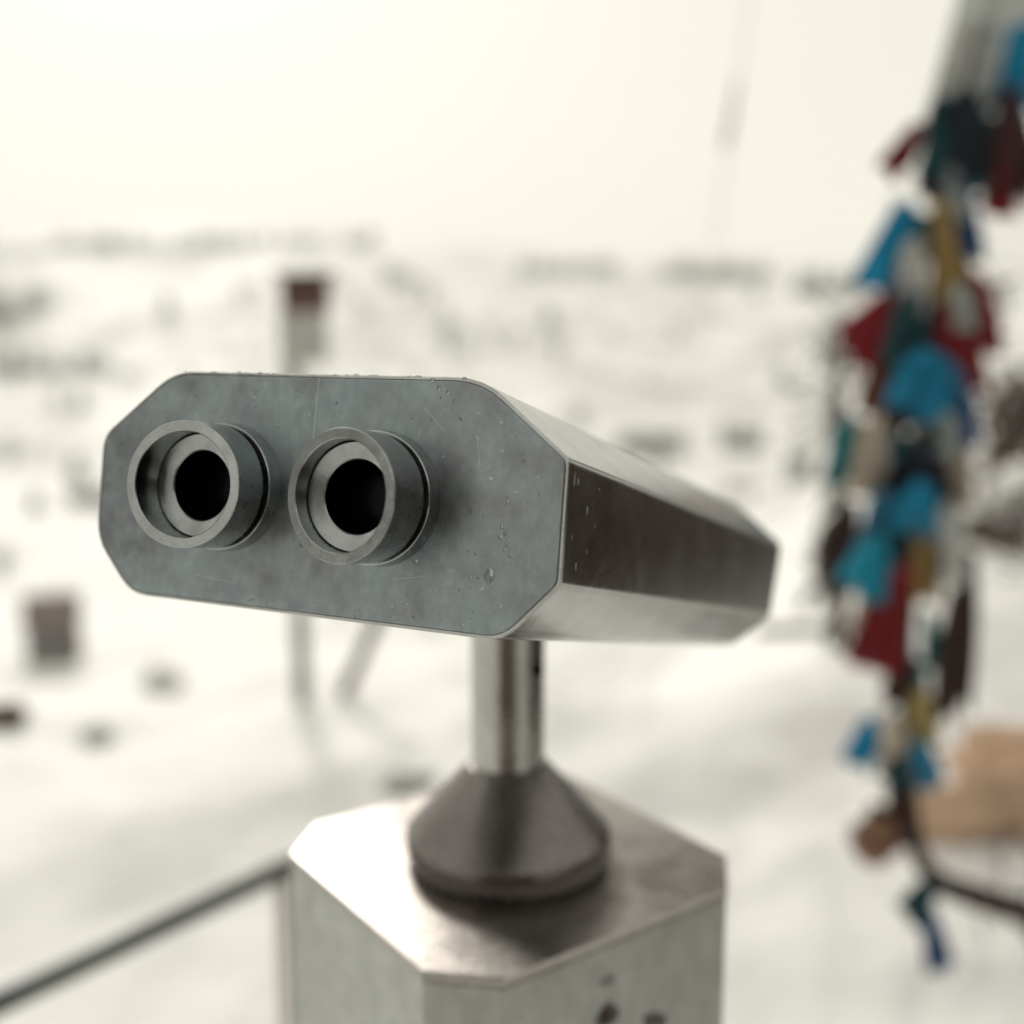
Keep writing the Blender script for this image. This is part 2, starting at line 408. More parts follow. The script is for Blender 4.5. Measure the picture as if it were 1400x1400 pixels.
o0, o1 = octo(0), octo(.00135)
hl = [[loc(p.x, .0035, p.y) for p in o1], [loc(p.x, .0004, p.y) for p in o1], [loc(p.x, .0, p.y) for p in octo(.0012)], [loc(p.x, .0, p.y) for p in octo(.0005)], [loc(p.x, .0006, p.y) for p in o0]]
hl += [[shell_pt(p, s) for p in o0] for s in (.03, .2, .4, .6, .8, 1.0)]
hl += [[shell_pt(p, 1.0) for p in octo(.003)], [shell_pt(p, .96) for p in octo(.003)]]
housing = loops_mesh('housing', hl, M['shell'], viewer); sharp_smooth(housing, 18)
def _on(px, py, q=0):
    a, b = (px - 700) / FPX, (py - 700) / FPX
    d = Vector((a, math.cos(PITCH) - b * math.sin(PITCH), -math.sin(PITCH) - b * math.cos(PITCH))); o = Vector((0, 0, CAM_Z))
    return o + d * ((loc(0, 0, 0) - o).dot(EY) / d.dot(EY)) - Vector((PED.x, PED.y, 0))
sa, sb = _on(438, 515), _on(430, 605)
def _across(a, b): return (b - a).cross(EY).normalized()
scr = [(sa, _across(sa, sb), .00022, -.024, .0)]
for (x0, y0, x1, y1) in ((585, 560, 612, 590), (520, 790, 565, 787), (655, 600, 659, 640), (300, 790, 345, 800)):
    qa, qb = _on(x0, y0), _on(x1, y1); scr.append((qa, _across(qa, qb), .00012, min(0, (qb - qa).z), max(.0004, (qb - qa).z)))
M['plate'] = steel('brushed_steel_plate', (.375, .445, .455), .33, (50, 50, 28), .6, .3, .10, dull=(.27, .28, .295), scratch=scr, pscale=22, pits=True)
pl = octo(.00138)
plate = loops_mesh('front_plate', [[loc(p.x, .003, p.y) for p in pl], [loc(p.x, .0006, p.y) for p in pl], [loc(p.x, .0, p.y) for p in octo(.00145)], [loc(p.x, -.0002, p.y) for p in octo(.0018)]], M['plate'], viewer, cap0=True, cap1=True)
plate['label'] = 'dull grey front plate with smudges, scratches and water drops'
bp_ = loops_mesh('rear_plate', [[shell_pt(p, .955) for p in octo(.0032)], [shell_pt(p, .965) for p in octo(.0032)]], M['rear'], viewer, cap0=True, cap1=True)

# eyepieces
def lathe_eye(name, prof, cx, cz, s, mat, parent, n=72, tilt=.1284, smooth=34):
    """prof: list of (radius, height over the face, share of the slant of the rim)"""
    v = []; f = []
    for (r, h, k) in prof:
        for i in range(n):
            t = 2 * math.pi * i / n; x, z = r * math.cos(t), r * math.sin(t)
            v.append(loc(cx + x, -h - k * s * math.tan(tilt) * x, cz + z))
    for j in range(len(prof) - 1):
        for i in range(n): f.append((j * n + i, j * n + (i + 1) % n, (j + 1) * n + (i + 1) % n, (j + 1) * n + i))
    o = mesh(name, v, f, mat, parent); fix_normals(o); sharp_smooth(o, smooth)
    return o
SX, SEP, EZ0 = -.0033, .0658, .0006
for s, side in ((-1, 'beside the slanting end'), (1, 'nearer the dark side panel')):
    cx = SX + s * SEP / 2
    eye = empty('eyepiece', loc(cx, 0, EZ0) - Vector((PED.x, PED.y, 0))); eye.parent = viewer
    RR = .0227
    lathe_eye('eyecup', [(.0190, .0096, 0), (RR - .0003, .0096, 0), (RR, .0099, 0), (RR, .0150, .4), (RR, .0260, 1), (RR - .00025, .0263, 1), (.0193, .0263, 1), (.0190, .0260, 1), (.0190, .0185, .2), (.0190, .0150, 0)], cx, EZ0, s, M['turned'], eye, smooth=14)
    lathe_eye('inner_ring', [(.0189, .0150, 0), (.0189, .0166, 0), (.0185, .0171, 0), (.0131, .0158, 0), (.0127, .0154, 0), (.0127, .0120, 0)], cx, EZ0, s, M['turned'], eye, smooth=14)
    lathe_eye('bore', [(.0126, .0148, 0), (.0126, .004, 0), (.0122, .0008, 0), (.00001, .0006, 0)], cx, EZ0, s, M['black'], eye)
    lathe_eye('lens', [(.0122, .0012, 0), (.008, .0022, 0), (.004, .0028, 0), (.00001, .0030, 0)], cx, EZ0, s, M['lens'], eye)
    lathe_eye('groove', [(.0188, .0098, 0), (.0188, .0066, 0), (.0188, .004, 0)], cx, EZ0, s, M['groove'], eye)
    lathe_eye('flange', [(.0186, .0070, 0), (.0232, .0070, 0), (.0235, .0067, 0), (.0241, -.0002, 0)], cx, EZ0, s, M['turned'], eye, smooth=14)

# water drops on the plate
def drop_vf(c, rx, rz, h, n=12, rings=4, ax=None):
    ax = ax or (EX, EY, EZ); v = []; f = []
    for j in range(rings):
        t = (math.pi / 2) * j / rings
        for i in range(n):
            a = 2 * math.pi * i / n; k = 1 + .12 * math.sin(a * 2 + c[0] * 900)
            v.append(c + ax[0] * (math.cos(t) * math.cos(a) * rx * k) + ax[2] * (math.cos(t) * math.sin(a) * rz * k) - ax[1] * (math.sin(t) * h))
    v.append(c - ax[1] * h)
    for j in range(rings - 1):
        for i in range(n): f.append((j * n + i, j * n + (i + 1) % n, (j + 1) * n + (i + 1) % n, (j + 1) * n + i))
    for i in range(n): f.append(((rings - 1) * n + i, (rings - 1) * n + (i + 1) % n, len(v) - 1))
    f.append(tuple(range(n))[::-1])
    return v, f
def on_plate(px, py):
    a, b = (px - 700) / FPX, (py - 700) / FPX
    d = Vector((a, math.cos(PITCH) - b * math.sin(PITCH), -math.sin(PITCH) - b * math.cos(PITCH))); o = Vector((0, 0, CAM_Z))
    k = (loc(0, -.0003, 0) - o).dot(EY) / d.dot(EY); return o + d * k
big = drop_vf(on_plate(668, 787), .0019, .0026, .0008, 18, 6)
o = mesh('water_drop', big[0], big[1], M['water'], viewer, smooth=True); fix_normals(o)
o['label'] = 'single large water drop low on the front plate'
mb = MB(); rd = random.Random(3)
spots = [(693, 690, .9), (694, 682, .6), (686, 722, .7), (683, 735, .7), (692, 745, .6), (650, 757, .6), (640, 753, .4), (629, 788, .5), (643, 790, .4), (568, 769, .9), (412, 744, 1.0), (441, 755, .8), (606, 622, .6), (690, 730, .6), (697, 760, .5), (590, 520, .7), (600, 530, .6), (612, 536, .6), (603, 545, .5), (690, 753, .6), (700, 700, .5), (621, 548, .4), (660, 706, .5)]
for k in range(8): spots.append((rd.uniform(560, 750), rd.uniform(560, 850), rd.uniform(.15, .4)))
for x, y, q in spots:
    q *= .0011; mb.add(drop_vf(on_plate(x, y), q * rd.uniform(.7, 1.1), q * rd.uniform(.9, 1.6), q * .32))
# beads along the upper rim
for k in range(24):
    t = rd.random(); p = Vector((-W_ / 2 + .036 + t * (W_ - .074), H_ / 2 - rd.uniform(-.0001, .0006)))
    q = rd.uniform(.0003, .0009); mb.add(drop_vf(loc(p.x, rd.uniform(.0002, .0015), p.y), q * 1.6, q, q * .7, 10, 4, (EX, -EZ, EY)))
o = mesh('water_beads', mb.v, mb.f, M['water'], viewer, smooth=True); o['kind'] = 'stuff'; fix_normals(o)
# drips on the dark side panel
mb = MB()
SN = EX.copy()
for k in range(10):
    z = rd.uniform(-.018, .014); y = abs(rd.gauss(0, .014)) + .004; q = rd.uniform(.0003, .0008)
    p = shell_pt(Vector((W_ / 2, z)), y / DEPTH) - EX * .0001
    mb.add(drop_vf(p, q * .6, q * rd.uniform(1, 2.6), q * .6, 8, 3, (AX, -EX, EZ)))
o = mesh('water_drips', mb.v, mb.f, M['water'], viewer, smooth=True); o['kind'] = 'stuff'; fix_normals(o)

# pole, collar, pedestal
def lathe_z(name, prof, c, mat, parent, n=64, smooth=30):
    v = []; f = []
    for r, z in prof:
        for i in range(n):
            t = 2 * math.pi * i / n; v.append(Vector((c.x + r * math.cos(t), c.y + r * math.sin(t), z)))
    for j in range(len(prof) - 1):
        for i in range(n): f.append((j * n + i, j * n + (i + 1) % n, (j + 1) * n + (i + 1) % n, (j + 1) * n + i))
    o = mesh(name, v, f, mat, parent); fix_normals(o); sharp_smooth(o, smooth)
    return o
neck_top = CAM_Z - .150
lathe_z('neck', [(.0001, PED_Z + .02), (.0211, PED_Z + .02), (.0211, neck_top + .02), (.0001, neck_top + .02)], PED, M['post_steel'], viewer)
# locking collar with a dark slot and screw on the right of the neck
ang = R_(-38)
sl = Vector((PED.x + .0205 * math.cos(ang), PED.y + .0205 * math.sin(ang), 0))
zz = place(738, 915, sl.y).z
bv = box_vf((sl.x, sl.y, zz), (.006, .006, .0075), Matrix.Rotation(ang, 3, 'Z')); o = mesh('locking_screw', bv[0], bv[1], M['black'], viewer); bevel(o, .001)
bv = box_vf((sl.x, sl.y, zz + .017), (.0035, .008, .026), Matrix.Rotation(ang, 3, 'Z')); o = mesh('slot', bv[0], bv[1], M['slot'], viewer)
lathe_z('collar', [(.0213, PED_Z + .058), (.0232, PED_Z + .0572), (.0578, PED_Z + .0192), (.0595, PED_Z + .0170), (.0601, PED_Z + .0145), (.0600, PED_Z + .0060), (.0588, PED_Z + .0030), (.0572, PED_Z + .0005)], PED, M['collar'], viewer, smooth=24)
S_, CH, YAW = .2064, .0285, .6184
def ped_loop(z, grow=0.0):
    a = S_ / 2 + grow; c = CH + grow * .586
    sq = [(-a + c, -a), (a - c, -a), (a, -a + c), (a, a - c), (a - c, a), (-a + c, a), (-a, a - c), (-a, -a + c)]
    return [Vector((PED.x + x * math.cos(YAW) - y * math.sin(YAW), PED.y + x * math.sin(YAW) + y * math.cos(YAW), z)) for x, y in sq]
pm = []
for (px, py, rr_, dk) in ((828, 1336, .004, .5), (832, 1384, .0075, .85), (822, 1392, .006, .8), (893, 1397, .006, .8), (905, 1395, .004, .7), (560, 1392, .003, .3)):
    # stains on the right front side of the pedestal: intersect the line of sight with that side
    L_ = ped_loop(0); nrm = (L_[1] - L_[0]).cross(Vector((0, 0, 1))).normalized()
    a, b = (px - 700) / FPX, (py - 700) / FPX
    d = Vector((a, math.cos(PITCH) - b * math.sin(PITCH), -math.sin(PITCH) - b * math.cos(PITCH))); oo = Vector((0, 0, CAM_Z))
    P = oo + d * ((L_[0] - oo).dot(nrm) / d.dot(nrm)); pm.append((P - Vector((PED.x, PED.y, 0)), rr_, dk))
M['ped_side'] = steel('pedestal_side_steel', (.54, .56, .54), .33, (60, 60, 6), .5, .3, .06, marks=pm)
o = loops_mesh('pedestal_column', [ped_loop(.02), ped_loop(PED_Z - .0048)], M['ped_side'], viewer, cap0=True, cap1=True); bevel(o, .0012)
o = loops_mesh('pedestal_top', [ped_loop(PED_Z - .0044, .0004), ped_loop(PED_Z - .0010, .0006), ped_loop(PED_Z, -.0006)], M['ped_top'], viewer, cap0=True, cap1=True)
o = loops_mesh('base_flange', [ped_loop(-.05, .04), ped_loop(.02, .04)], M['ped_side'], viewer, cap0=True, cap1=True); bevel(o, .002)
#PART2
# ------------------------------------------------------------------ rocks
def rock(name, c, size, mat, seed, label, cat='rock', group=None, cap=.0, sub=3, rough=.28, turn=0.0):
    """c = centre on the ground; size = full extents; cap > 0 adds a layer of snow on its upper faces"""
    bm = bmesh.new(); bmesh.ops.create_icosphere(bm, subdivisions=sub, radius=1)
    off = Vector((seed * 13.1, seed * 7.7, seed * 3.3))
    rz = Matrix.Rotation(turn, 3, 'Z')
    for v in bm.verts:
        n = v.co.normalized()
        k = 1 + rough * noise.fractal(n * 1.3 + off, 1, 2, 4) + rough * .8 * (noise.cell(n * 2.2 + off) - .5)
        v.co = rz @ Vector((n.x * k * size[0] / 2, n.y * k * size[1] / 2, n.z * k * size[2] * .62))
    bm.normal_update()
    base = Vector(c)
    vs = [base + v.co + Vector((0, 0, size[2] * .36)) for v in bm.verts]; fs = [tuple(v.index for v in f.verts) for f in bm.faces]
    o = mesh(name, vs, fs, mat, origin=base); tag(o, label, cat, group)
    if cap:
        top = [f for f in bm.faces if f.normal.z > .62]; used = {}
        cv = []; cf = []
        edges = {}
        for f in top:
            q = []
            for v in f.verts:
                if v.index not in used:
                    used[v.index] = len(cv); cv.append(vs[v.index] + Vector((0, 0, cap)) ); cv.append(vs[v.index] - Vector((0, 0, .01)))
                q.append(used[v.index])
            cf.append(tuple(q)); cf.append(tuple(i + 1 for i in reversed(q)))
            for a, b in zip(q, q[1:] + q[:1]):
                edges[(a, b)] = 1
        for (a, b) in edges:
            if (b, a) not in edges: cf.append((b, a, a + 1, b + 1))
        if cf:
            s = mesh('snow_cap', cv, cf, M['snow'], o, smooth=True); fix_normals(s)
    bm.free()
    return o

g = on_ground(1385, 1200)
rock('boulder', Vector((1.74, 3.25, -.2)), (1.15, .8, .40), M['rock_tan'], 2, 'big tan sandstone boulder lying in the snow behind the ribbon tree', cap=0, sub=4, rough=.5)
# dark outcrop with snow shelves behind the tree; added unseen crags darken the housing's reflections
def crag(px, y, wid, dep, ztop, sd_, lb, cap):
    x = (px - 700) / FPX * y / math.cos(PITCH) if px > 20 else px
    g = ground_h(x, y); h = (ztop - g) / .98 + .1
    rock('outcrop_rock', Vector((x, y, g - .1)), (wid, dep, h), M['rock_brown'], sd_, lb, group='rocks of the dark outcrop', cap=cap, turn=sd_)
crag(1398, 7.5, 1.0, .7, place(0, 672, 7.5).z, 2, 'low dark brown rock under a thick rounded snow cap behind the ribbon tree', .16)
crag(1402, 8.6, .85, .8, place(0, 520, 8.6).z, 1, 'upright dark brown rock standing behind the snow-capped low rock', .04)
crag(4.3, 4.5, 2.2, 1.9, 2.6, 3, 'unseen tall dark brown crag added for reflections at the side of the outcrop', 0)
crag(3.35, 3.05, 2.0, 1.7, 2.7, 4, 'unseen broad dark brown crag added to be reflected in the side of the viewer housing', 0)
crag(3.5, 1.55, 1.9, 1.9, 2.5, 6, 'unseen dark brown crag with sloping top added for reflections above the lookout shelf', 0)
crag(6.6, 6.0, 3.4, 2.8, 3.8, 7, 'unseen highest dark brown crag added for reflections behind the other crags', 0)
crag(3.7, .0, 1.9, 1.9, 2.3, 8, 'unseen leaning dark brown crag added for reflections beside the lookout shelf', 0)
# small stones poking out of the snow on the left
for px, py, sx, sz, mt, lb in ((4, 992, .26, .16, 'rock_brown', 'dark red-brown stone poking out of the snow slope below the rail'),
                               (220, 945, .22, .12, 'rock_grey', 'flat grey stone half buried in the snow near the timber post'),
                               (132, 1014, .17, .09, 'rock_grey', 'small grey stone almost covered by snow between brown stone and rail'),
                               (560, 1075, .3, .12, 'rock_grey', 'grey stone in the snow right behind the steel collar')):
    p = on_ground(px, py); k = p.y / 5.0
    rock('stone', p - Vector((0, 0, sz * .25)), (sx * k, sx * .8 * k, sz * k), M[mt], px * .01, lb, 'stone', 'stones in the snow', sub=2, cap=0)

# ------------------------------------------------------------------ railing at the left
def rail_line():
    a = place(0, 1370, 1.25); 
    h = a.z
    b = on_plane(405, 1180, h)
    d = (b - a)
    return a - d * .6, a, b + d * .35
r0, r1, r2 = rail_line()
rl = empty('railing', Vector((r2.x, r2.y, 0)))
tag(rl, 'thin dark steel handrail on pale posts running behind the pedestal', 'railing')
t = tube_vf([r0, r1, r2], .0155, 12); o = mesh('handrail', t[0], t[1], M['rail'], rl, smooth=True)
for k in (.0, .62, 1.0):
    p = r0.lerp(r2, k)
    if k == .62: p = r1.lerp(r2, .70)
    t = tube_vf([(p.x, p.y, ground_h(p.x, p.y) - .1), (p.x, p.y, p.z - .008)], .014, 10); mesh('post', t[0], t[1], M['rail_post'], rl, smooth=True)

M['wood_pale'] = plain('bleached_timber', (.26, .26, .24), .85, 0, .25, 6, .3)
M['board'] = plain('pale_board', (.48, .48, .45), .8, 0, .1)
# ------------------------------------------------------------------ timber post with box and brace on the slope
pb = on_ground(414, 968, 4, 30); D_ = pb.y
ptop = place(408, 385, D_)
tp = empty('timber_post', pb); tag(tp, 'grey timber post with a red-brown box at its head and a brace', 'post')
hh = ptop.z - pb.z
bv = box_vf(pb + Vector((0, 0, hh / 2 - .1)), (20 * D_ / FPX, 20 * D_ / FPX, hh + .2)); bevel(mesh('post', bv[0], bv[1], M['wood_pale'], tp), .01)
c = place(418, 404, D_); ku = D_ / FPX; bv = box_vf(c, (60 * ku, 46 * ku, 44 * ku)); bx = mesh('box', bv[0], bv[1], M['wood_red'], tp); bevel(bx, .01)
bv = box_vf(c + Vector((0, 0, 26 * ku)), (78 * ku, 60 * ku, 7 * ku)); bevel(mesh('lid', bv[0], bv[1], M['wood_dark'], bx), .006)
bv = box_vf(place(415, 462, D_ - .12), (64 * ku, .02, 66 * ku)); bevel(mesh('panel', bv[0], bv[1], M['board'], tp), .004)
a = place(462, 952, D_ + .05); b = place(520, 838, D_ + .05); e = place(418, 800, D_)
a.z = ground_h(a.x, a.y) - .05
t = tube_vf([a, b], 9 * ku, 8); mesh('brace', t[0], t[1], M['wood_dark'], tp)
t = tube_vf([place(520, 838, D_ + .05), place(405, 780, D_)], 8 * ku, 8); mesh('crossbar', t[0], t[1], M['wood_dark'], tp)

# timber fence end at the right behind the housing
fp = on_ground(1143, 882, 3.0, 40); D2 = fp.y
fe = empty('timber_fence', fp); tag(fe, 'short weathered timber fence with a dark post before the outcrop', 'fence')
q = place(1143, 745, D2); t = tube_vf([fp - Vector((0, 0, .2)), Vector((fp.x, fp.y, q.z))], 14 * D2 / FPX, 8); mesh('post', t[0], t[1], M['wood_dark'], fe)
a = place(1240, 858, D2 - .05); b = place(1035, 863, D2 - .05); t = tube_vf([a, b], 8 * D2 / FPX, 8); mesh('rail', t[0], t[1], M['wood_grey'], fe)
q = place(1232, 790, D2); t = tube_vf([Vector((q.x, q.y, ground_h(q.x, q.y) - .2)), q], 11 * D2 / FPX, 8); mesh('post', t[0], t[1], M['wood_dark'], fe)

# ------------------------------------------------------------------ houses in the valley
def house(px, py, wpx, hpx, turn, wall, label, roof='snow', shed=False):
    p = on_ground(px, py, 20, 600); k = p.y / FPX / math.cos(PITCH)
    wd, ht = wpx * k, hpx * k; dp = wd * .7
    rot = Matrix.Rotation(turn, 3, 'Z')
    e = empty('shed' if shed else 'house', p); tag(e, label, 'shed' if shed else 'house', 'buildings in the valley')
    def W(x, y, z): return p + rot @ Vector((x, y, z))
    v = []; f = []
    # walls with gable
    rh = ht * .45
    pts = [(-wd / 2, -dp / 2), (wd / 2, -dp / 2), (wd / 2, dp / 2), (-wd / 2, dp / 2)]
    v = [W(x, y, -1.0) for x, y in pts] + [W(x, y, ht) for x, y in pts] + [W(-wd / 2, 0, ht + rh), W(wd / 2, 0, ht + rh)]
    f = [(0, 1, 5, 4), (1, 2, 6, 9, 5), (2, 3, 7, 6), (3, 0, 4, 8, 7), (0, 3, 2, 1)]
    mesh('wall', v, f, M[wall], e)
    ov = wd * .06; th = ht * .07
    v = []
    for x in (-wd / 2 - ov, wd / 2 + ov):
        for (y, z) in ((-dp / 2 - ov, ht - ov * rh / (dp / 2)), (0, ht + rh + .02), (dp / 2 + ov, ht - ov * rh / (dp / 2))):
            v.append(W(x, y, z)); v.append(W(x, y, z + th))
    f = [(0, 1, 3, 2), (2, 3, 5, 4), (6, 8, 9, 7), (8, 10, 11, 9), (1, 7, 9, 3), (3, 9, 11, 5), (0, 2, 8, 6), (2, 4, 10, 8), (0, 6, 7, 1), (4, 5, 11, 10)]
    r = mesh('roof', v, f, M['snow' if roof == 'snow' else 'roofmetal'], e); fix_normals(r)
    bv = box_vf(W(wd * .22, dp * .12, ht + rh * 1.1), (wd * .07, wd * .07, ht * .5), rot); mesh('chimney', bv[0], bv[1], M['roofmetal'], r)
    n = 1 if shed else 3
    for i in range(n):
        x = (i - (n - 1) / 2) * wd * .28
        bv = box_vf(W(x, -dp / 2 - .03, ht * .55), (wd * .13, .1, ht * .38), rot); wn = mesh('window', bv[0], bv[1], M['plaster'], e)
        bv = box_vf(W(x, -dp / 2 - .07, ht * .55), (wd * .10, .1, ht * .30), rot); mesh('pane', bv[0], bv[1], M['pane'], wn)
    bv = box_vf(W(wd * .42, -dp / 2 - .03, ht * .36), (wd * .1, .1, ht * .72), rot); mesh('door', bv[0], bv[1], M['wood_dark'], e)
    return e
house(76, 905, 66, 62, R_(14), 'log', 'small dark grey log shed alone on the snow slope above the brown stone', roof='metal', shed=True)
house(888, 615, 84, 26, R_(-4), 'log', 'long low dark log house on the valley floor behind the viewer housing')
house(1014, 615, 50, 28, R_(6), 'log', 'short dark log house on the valley floor next to the long one')
house(1092, 660, 34, 44, R_(-12), 'plaster', 'narrow pale plastered house between the short log house and the fence')
house(120, 690, 46, 20, R_(10), 'plaster', 'low pale plastered house on the slope above the log shed')

# ------------------------------------------------------------------ trees and shrubs
M['larch'] = plain('brown_larch', (.055, .042, .036), .9, 0, .3, 2)
def conifer_mesh(seed, n_tier=9, per=9):
    r = random.Random(seed); mb = MB()
    for i in range(n_tier):
        z = .12 + .86 * i / n_tier; rad = .27 * (1 - z) ** .8 + .02
        for k in range(per):
            a = 2 * math.pi * (k + r.random() * .8) / per; l = rad * r.uniform(.6, 1.25); dz = -.05 - .10 * r.random() * rad * 3
            d = Vector((math.cos(a), math.sin(a), 0)); s = Vector((-d.y, d.x, 0)) * (rad * .26)
            p0 = Vector((0, 0, z + .03)); p1 = d * l + Vector((0, 0, z + dz))
            m = p0.lerp(p1, .55)
            n0 = len(mb.v); mb.v += [p0, m + s + Vector((0, 0, .012)), p1, m - s + Vector((0, 0, .012)), m - Vector((0, 0, .03))]
            mb.f += [(n0, n0 + 1, n0 + 4), (n0 + 1, n0 + 2, n0 + 4), (n0 + 2, n0 + 3, n0 + 4), (n0 + 3, n0, n0 + 4), (n0, n0 + 3, n0 + 2, n0 + 1)]
    return mb
def bare_mesh(seed, n=46):
    """leafless crown: many thin twigs"""
    r = random.Random(seed); mb = MB()
    for i in range(n):
        z = r.uniform(.05, .7); a = r.uniform(0, 2 * math.pi); l = r.uniform(.18, .42) * (1.1 - z * .5)
        d = Vector((math.cos(a) * .8, math.sin(a) * .8, r.uniform(.5, 1.1))).normalized()
        p = Vector((0, 0, z)); q = p + d * l; mb.add(tube_vf([p, q], [.010, .004], 3, False))
        for j in range(3):
            a2 = a + r.uniform(-1, 1); d2 = Vector((math.cos(a2), math.sin(a2), r.uniform(.2, 1))).normalized(); s = p.lerp(q, r.uniform(.4, 1)); mb.add(tube_vf([s, s + d2 * l * .45], [.006, .003], 3, False))
    return mb
def shared(name, mb, mat):
    me = bpy.data.meshes.new(name); me.from_pydata([tuple(v) for v in mb.v], [], mb.f); me.materials.append(mat); me.update(); return me
CON = [shared('crown', conifer_mesh(s), M['needles']) for s in (1, 2, 3)]
BARE = [shared('crown', bare_mesh(s), M['twigs']) for s in (4, 5, 6)]
_t = tube_vf([(0, 0, -.06), (0, 0, .5), (0, 0, .95)], [.022, .014, .004], 6); TRUNK = shared('trunk', MB().add(_t), M['bark'])
def tree(p, h, kind, label, group, wide=1.0):
    e = empty('conifer_tree' if kind == 'c' else 'bare_shrub', p); tag(e, label, 'tree' if kind == 'c' else 'shrub', group)
    k = random.randrange(3); rz = random.uniform(0, 6.28)
    for nm, me in (('crown', (CON if kind == 'c' else BARE)[k]), ('trunk', TRUNK)):
        o = bpy.data.objects.new(nm, me); C.objects.link(o); o.parent = e; o.scale = (h * wide, h * wide, h); o.rotation_euler.z = rz
    return e
def far_tree(px, py, hpx, kind, label, group, wide=1.0):
    p = on_ground(px, py, 12, 700); tree(p, hpx * p.length / FPX, kind, label, group, wide)

# clump at the left and hedge of trees lower down
for x, y, h in ((8, 440, 40), (22, 442, 34), (-12, 444, 44), (50, 424, 36), (62, 420, 30), (40, 430, 26)):
    far_tree(x, y, h, 'c', 'conifer in the small clump high on the far snowy hillside', 'conifers of the hillside clump', 1.3)
for i in range(13):
    far_tree(-10 + i * 13 + random.uniform(-4, 4), 512 + random.uniform(-6, 6), random.uniform(20, 36), 'c', 'conifer in the loose row across the far slope below the hillside clump', 'conifers of the slope row', 1.4)
for x, y, h in ((612, 490, 60), (545, 395, 34), (560, 398, 28), (535, 400, 26), (530, 392, 30)):
    far_tree(x, y, h, 'b', 'bare grey shrub standing alone on the far hillside behind the housing', 'bare shrubs on the far hillside', 1.3)
# young conifer near the outcrop
for px, py, hp, lb in ((1142, 640, 235, 'young grey-green conifer with drooping boughs right behind the timber fence'),):
    y0 = 7.0; p = place(px, py, y0); g = ground_h(p.x, p.y); top = place(px, py - hp, y0).z
    tree(Vector((p.x, p.y, g)), top - g, 'c', lb, None, .28)
# bare larch wood added behind the camera to darken what the steel reflects
def reflection_wood():
    r = random.Random(31); mb = MB(); src = [conifer_mesh(s, 12, 11) for s in (41, 42, 43)]
    for i in range(20):
        a = R_(r.uniform(110, 262)); d = r.uniform(9, 22); x, y = d * math.sin(a), d * math.cos(a); h = r.uniform(6, 10)
        if 218 < math.degrees(a) < 240: continue
        s = r.choice(src); z = ground_h(x, y); mb.add(([Vector((x, y, z - .6)) + v * h for v in s.v], s.f))
        mb.add(tube_vf([(x, y, z - .2), (x, y, z + h * .8)], [.12, .03], 6))
    o = mesh('reflection_wood', mb.v, mb.f, M['larch'], origin=(0, -8, 0)); tag(o, 'unseen brown winter larch wood added behind the lookout for dark steel reflections', 'wood', None, 'stuff')
reflection_wood()
# added larch out of view, its boughs darkening the pedestal top's reflection
def larch():
    r = random.Random(5); base = Vector((2.95, 5.1, ground_h(2.95, 5.1)))
    e = empty('reflection_larch', base); tag(e, 'unseen larch with long overhanging boughs added to darken the pedestal top reflection', 'tree')
    tr = [base + Vector((0, 0, -.2)), base + Vector((-.05, .02, 1.5)), base + Vector((-.1, .1, 3.2)), base + Vector((-.05, .15, 6.5))]
    t = tube_vf(tr, [.17, .14, .11, .05], 10); mesh('trunk', t[0], t[1], M['bark'], e, smooth=True)
    cr = MB()
    def bough(z, a, l):
        p0 = base + Vector((-.08, .08, z)); d = Vector((math.cos(a), math.sin(a), .12)); P = [p0 + d * (l * k / 5) + Vector((0, 0, -.05 * (k / 5) ** 2 * l)) for k in range(6)]
        t = tube_vf(P, [.035 - .0055 * k for k in range(6)], 6); mesh('bough', t[0], t[1], M['bark'], e, smooth=True)
        for i in range(int(190 * l)):
            k = r.uniform(.12, 1) * 5; q = P[int(min(4, k))].lerp(P[int(min(4, k)) + 1], k % 1); dd = Vector((r.gauss(0, 1), r.gauss(0, 1), r.gauss(-.3, .6))).normalized(); ln = r.uniform(.08, .26)
            sd = dd.cross(Vector((r.gauss(0, 1), r.gauss(0, 1), r.gauss(0, 1)))).normalized() * r.uniform(.015, .04); n = len(cr.v)
            cr.v += [q, q + dd * ln * .5 + sd, q + dd * ln, q + dd * ln * .5 - sd]; cr.f += [(n, n + 1, n + 2, n + 3)]
    for i in range(24): bough(3.30 + .09 * i + r.uniform(-.03, .03) - base.z, math.pi + r.uniform(-.30, .22), r.uniform(2.6, 3.15))
    for i in range(12): bough(3.2 + .25 * i - base.z, r.uniform(-1.3, 1.6), r.uniform(.8, 1.6))
    mesh('crown', cr.v, cr.f, M['larch'], e)
larch()
# unseen plank hut added behind the camera as a dark shape for the neck to reflect
hut = empty('reflection_hut', (0, -2.6, 0)); tag(hut, 'unseen small dark plank-walled hut added behind the camera for the steel neck to reflect', 'hut')
v, f = box_vf((0, -1.72, .12), (2.5, .16, .44)); mesh('sill_beam', v, f, M['wood_dark'], hut)
for i in range(16):
    v, f = box_vf((-1.16 + i * .155, -1.70 + .008 * (i % 3), 1.30), (.15, .03, 2.0)); mesh('plank', v, f, M['wood_dark'], hut)
for sx in (-1.24, 1.24):
    for j in range(12):
        v, f = box_vf((sx, -1.80 - j * .155, 1.25), (.03, .15, 2.1)); mesh('plank', v, f, M['wood_dark'], hut)
v = [(-1.4, -1.45, 2.25), (1.4, -1.45, 2.25), (1.4, -2.65, 2.85), (-1.4, -2.65, 2.85), (1.4, -3.85, 2.25), (-1.4, -3.85, 2.25)]
v = v + [(a, b, c + .08) for a, b, c in v]
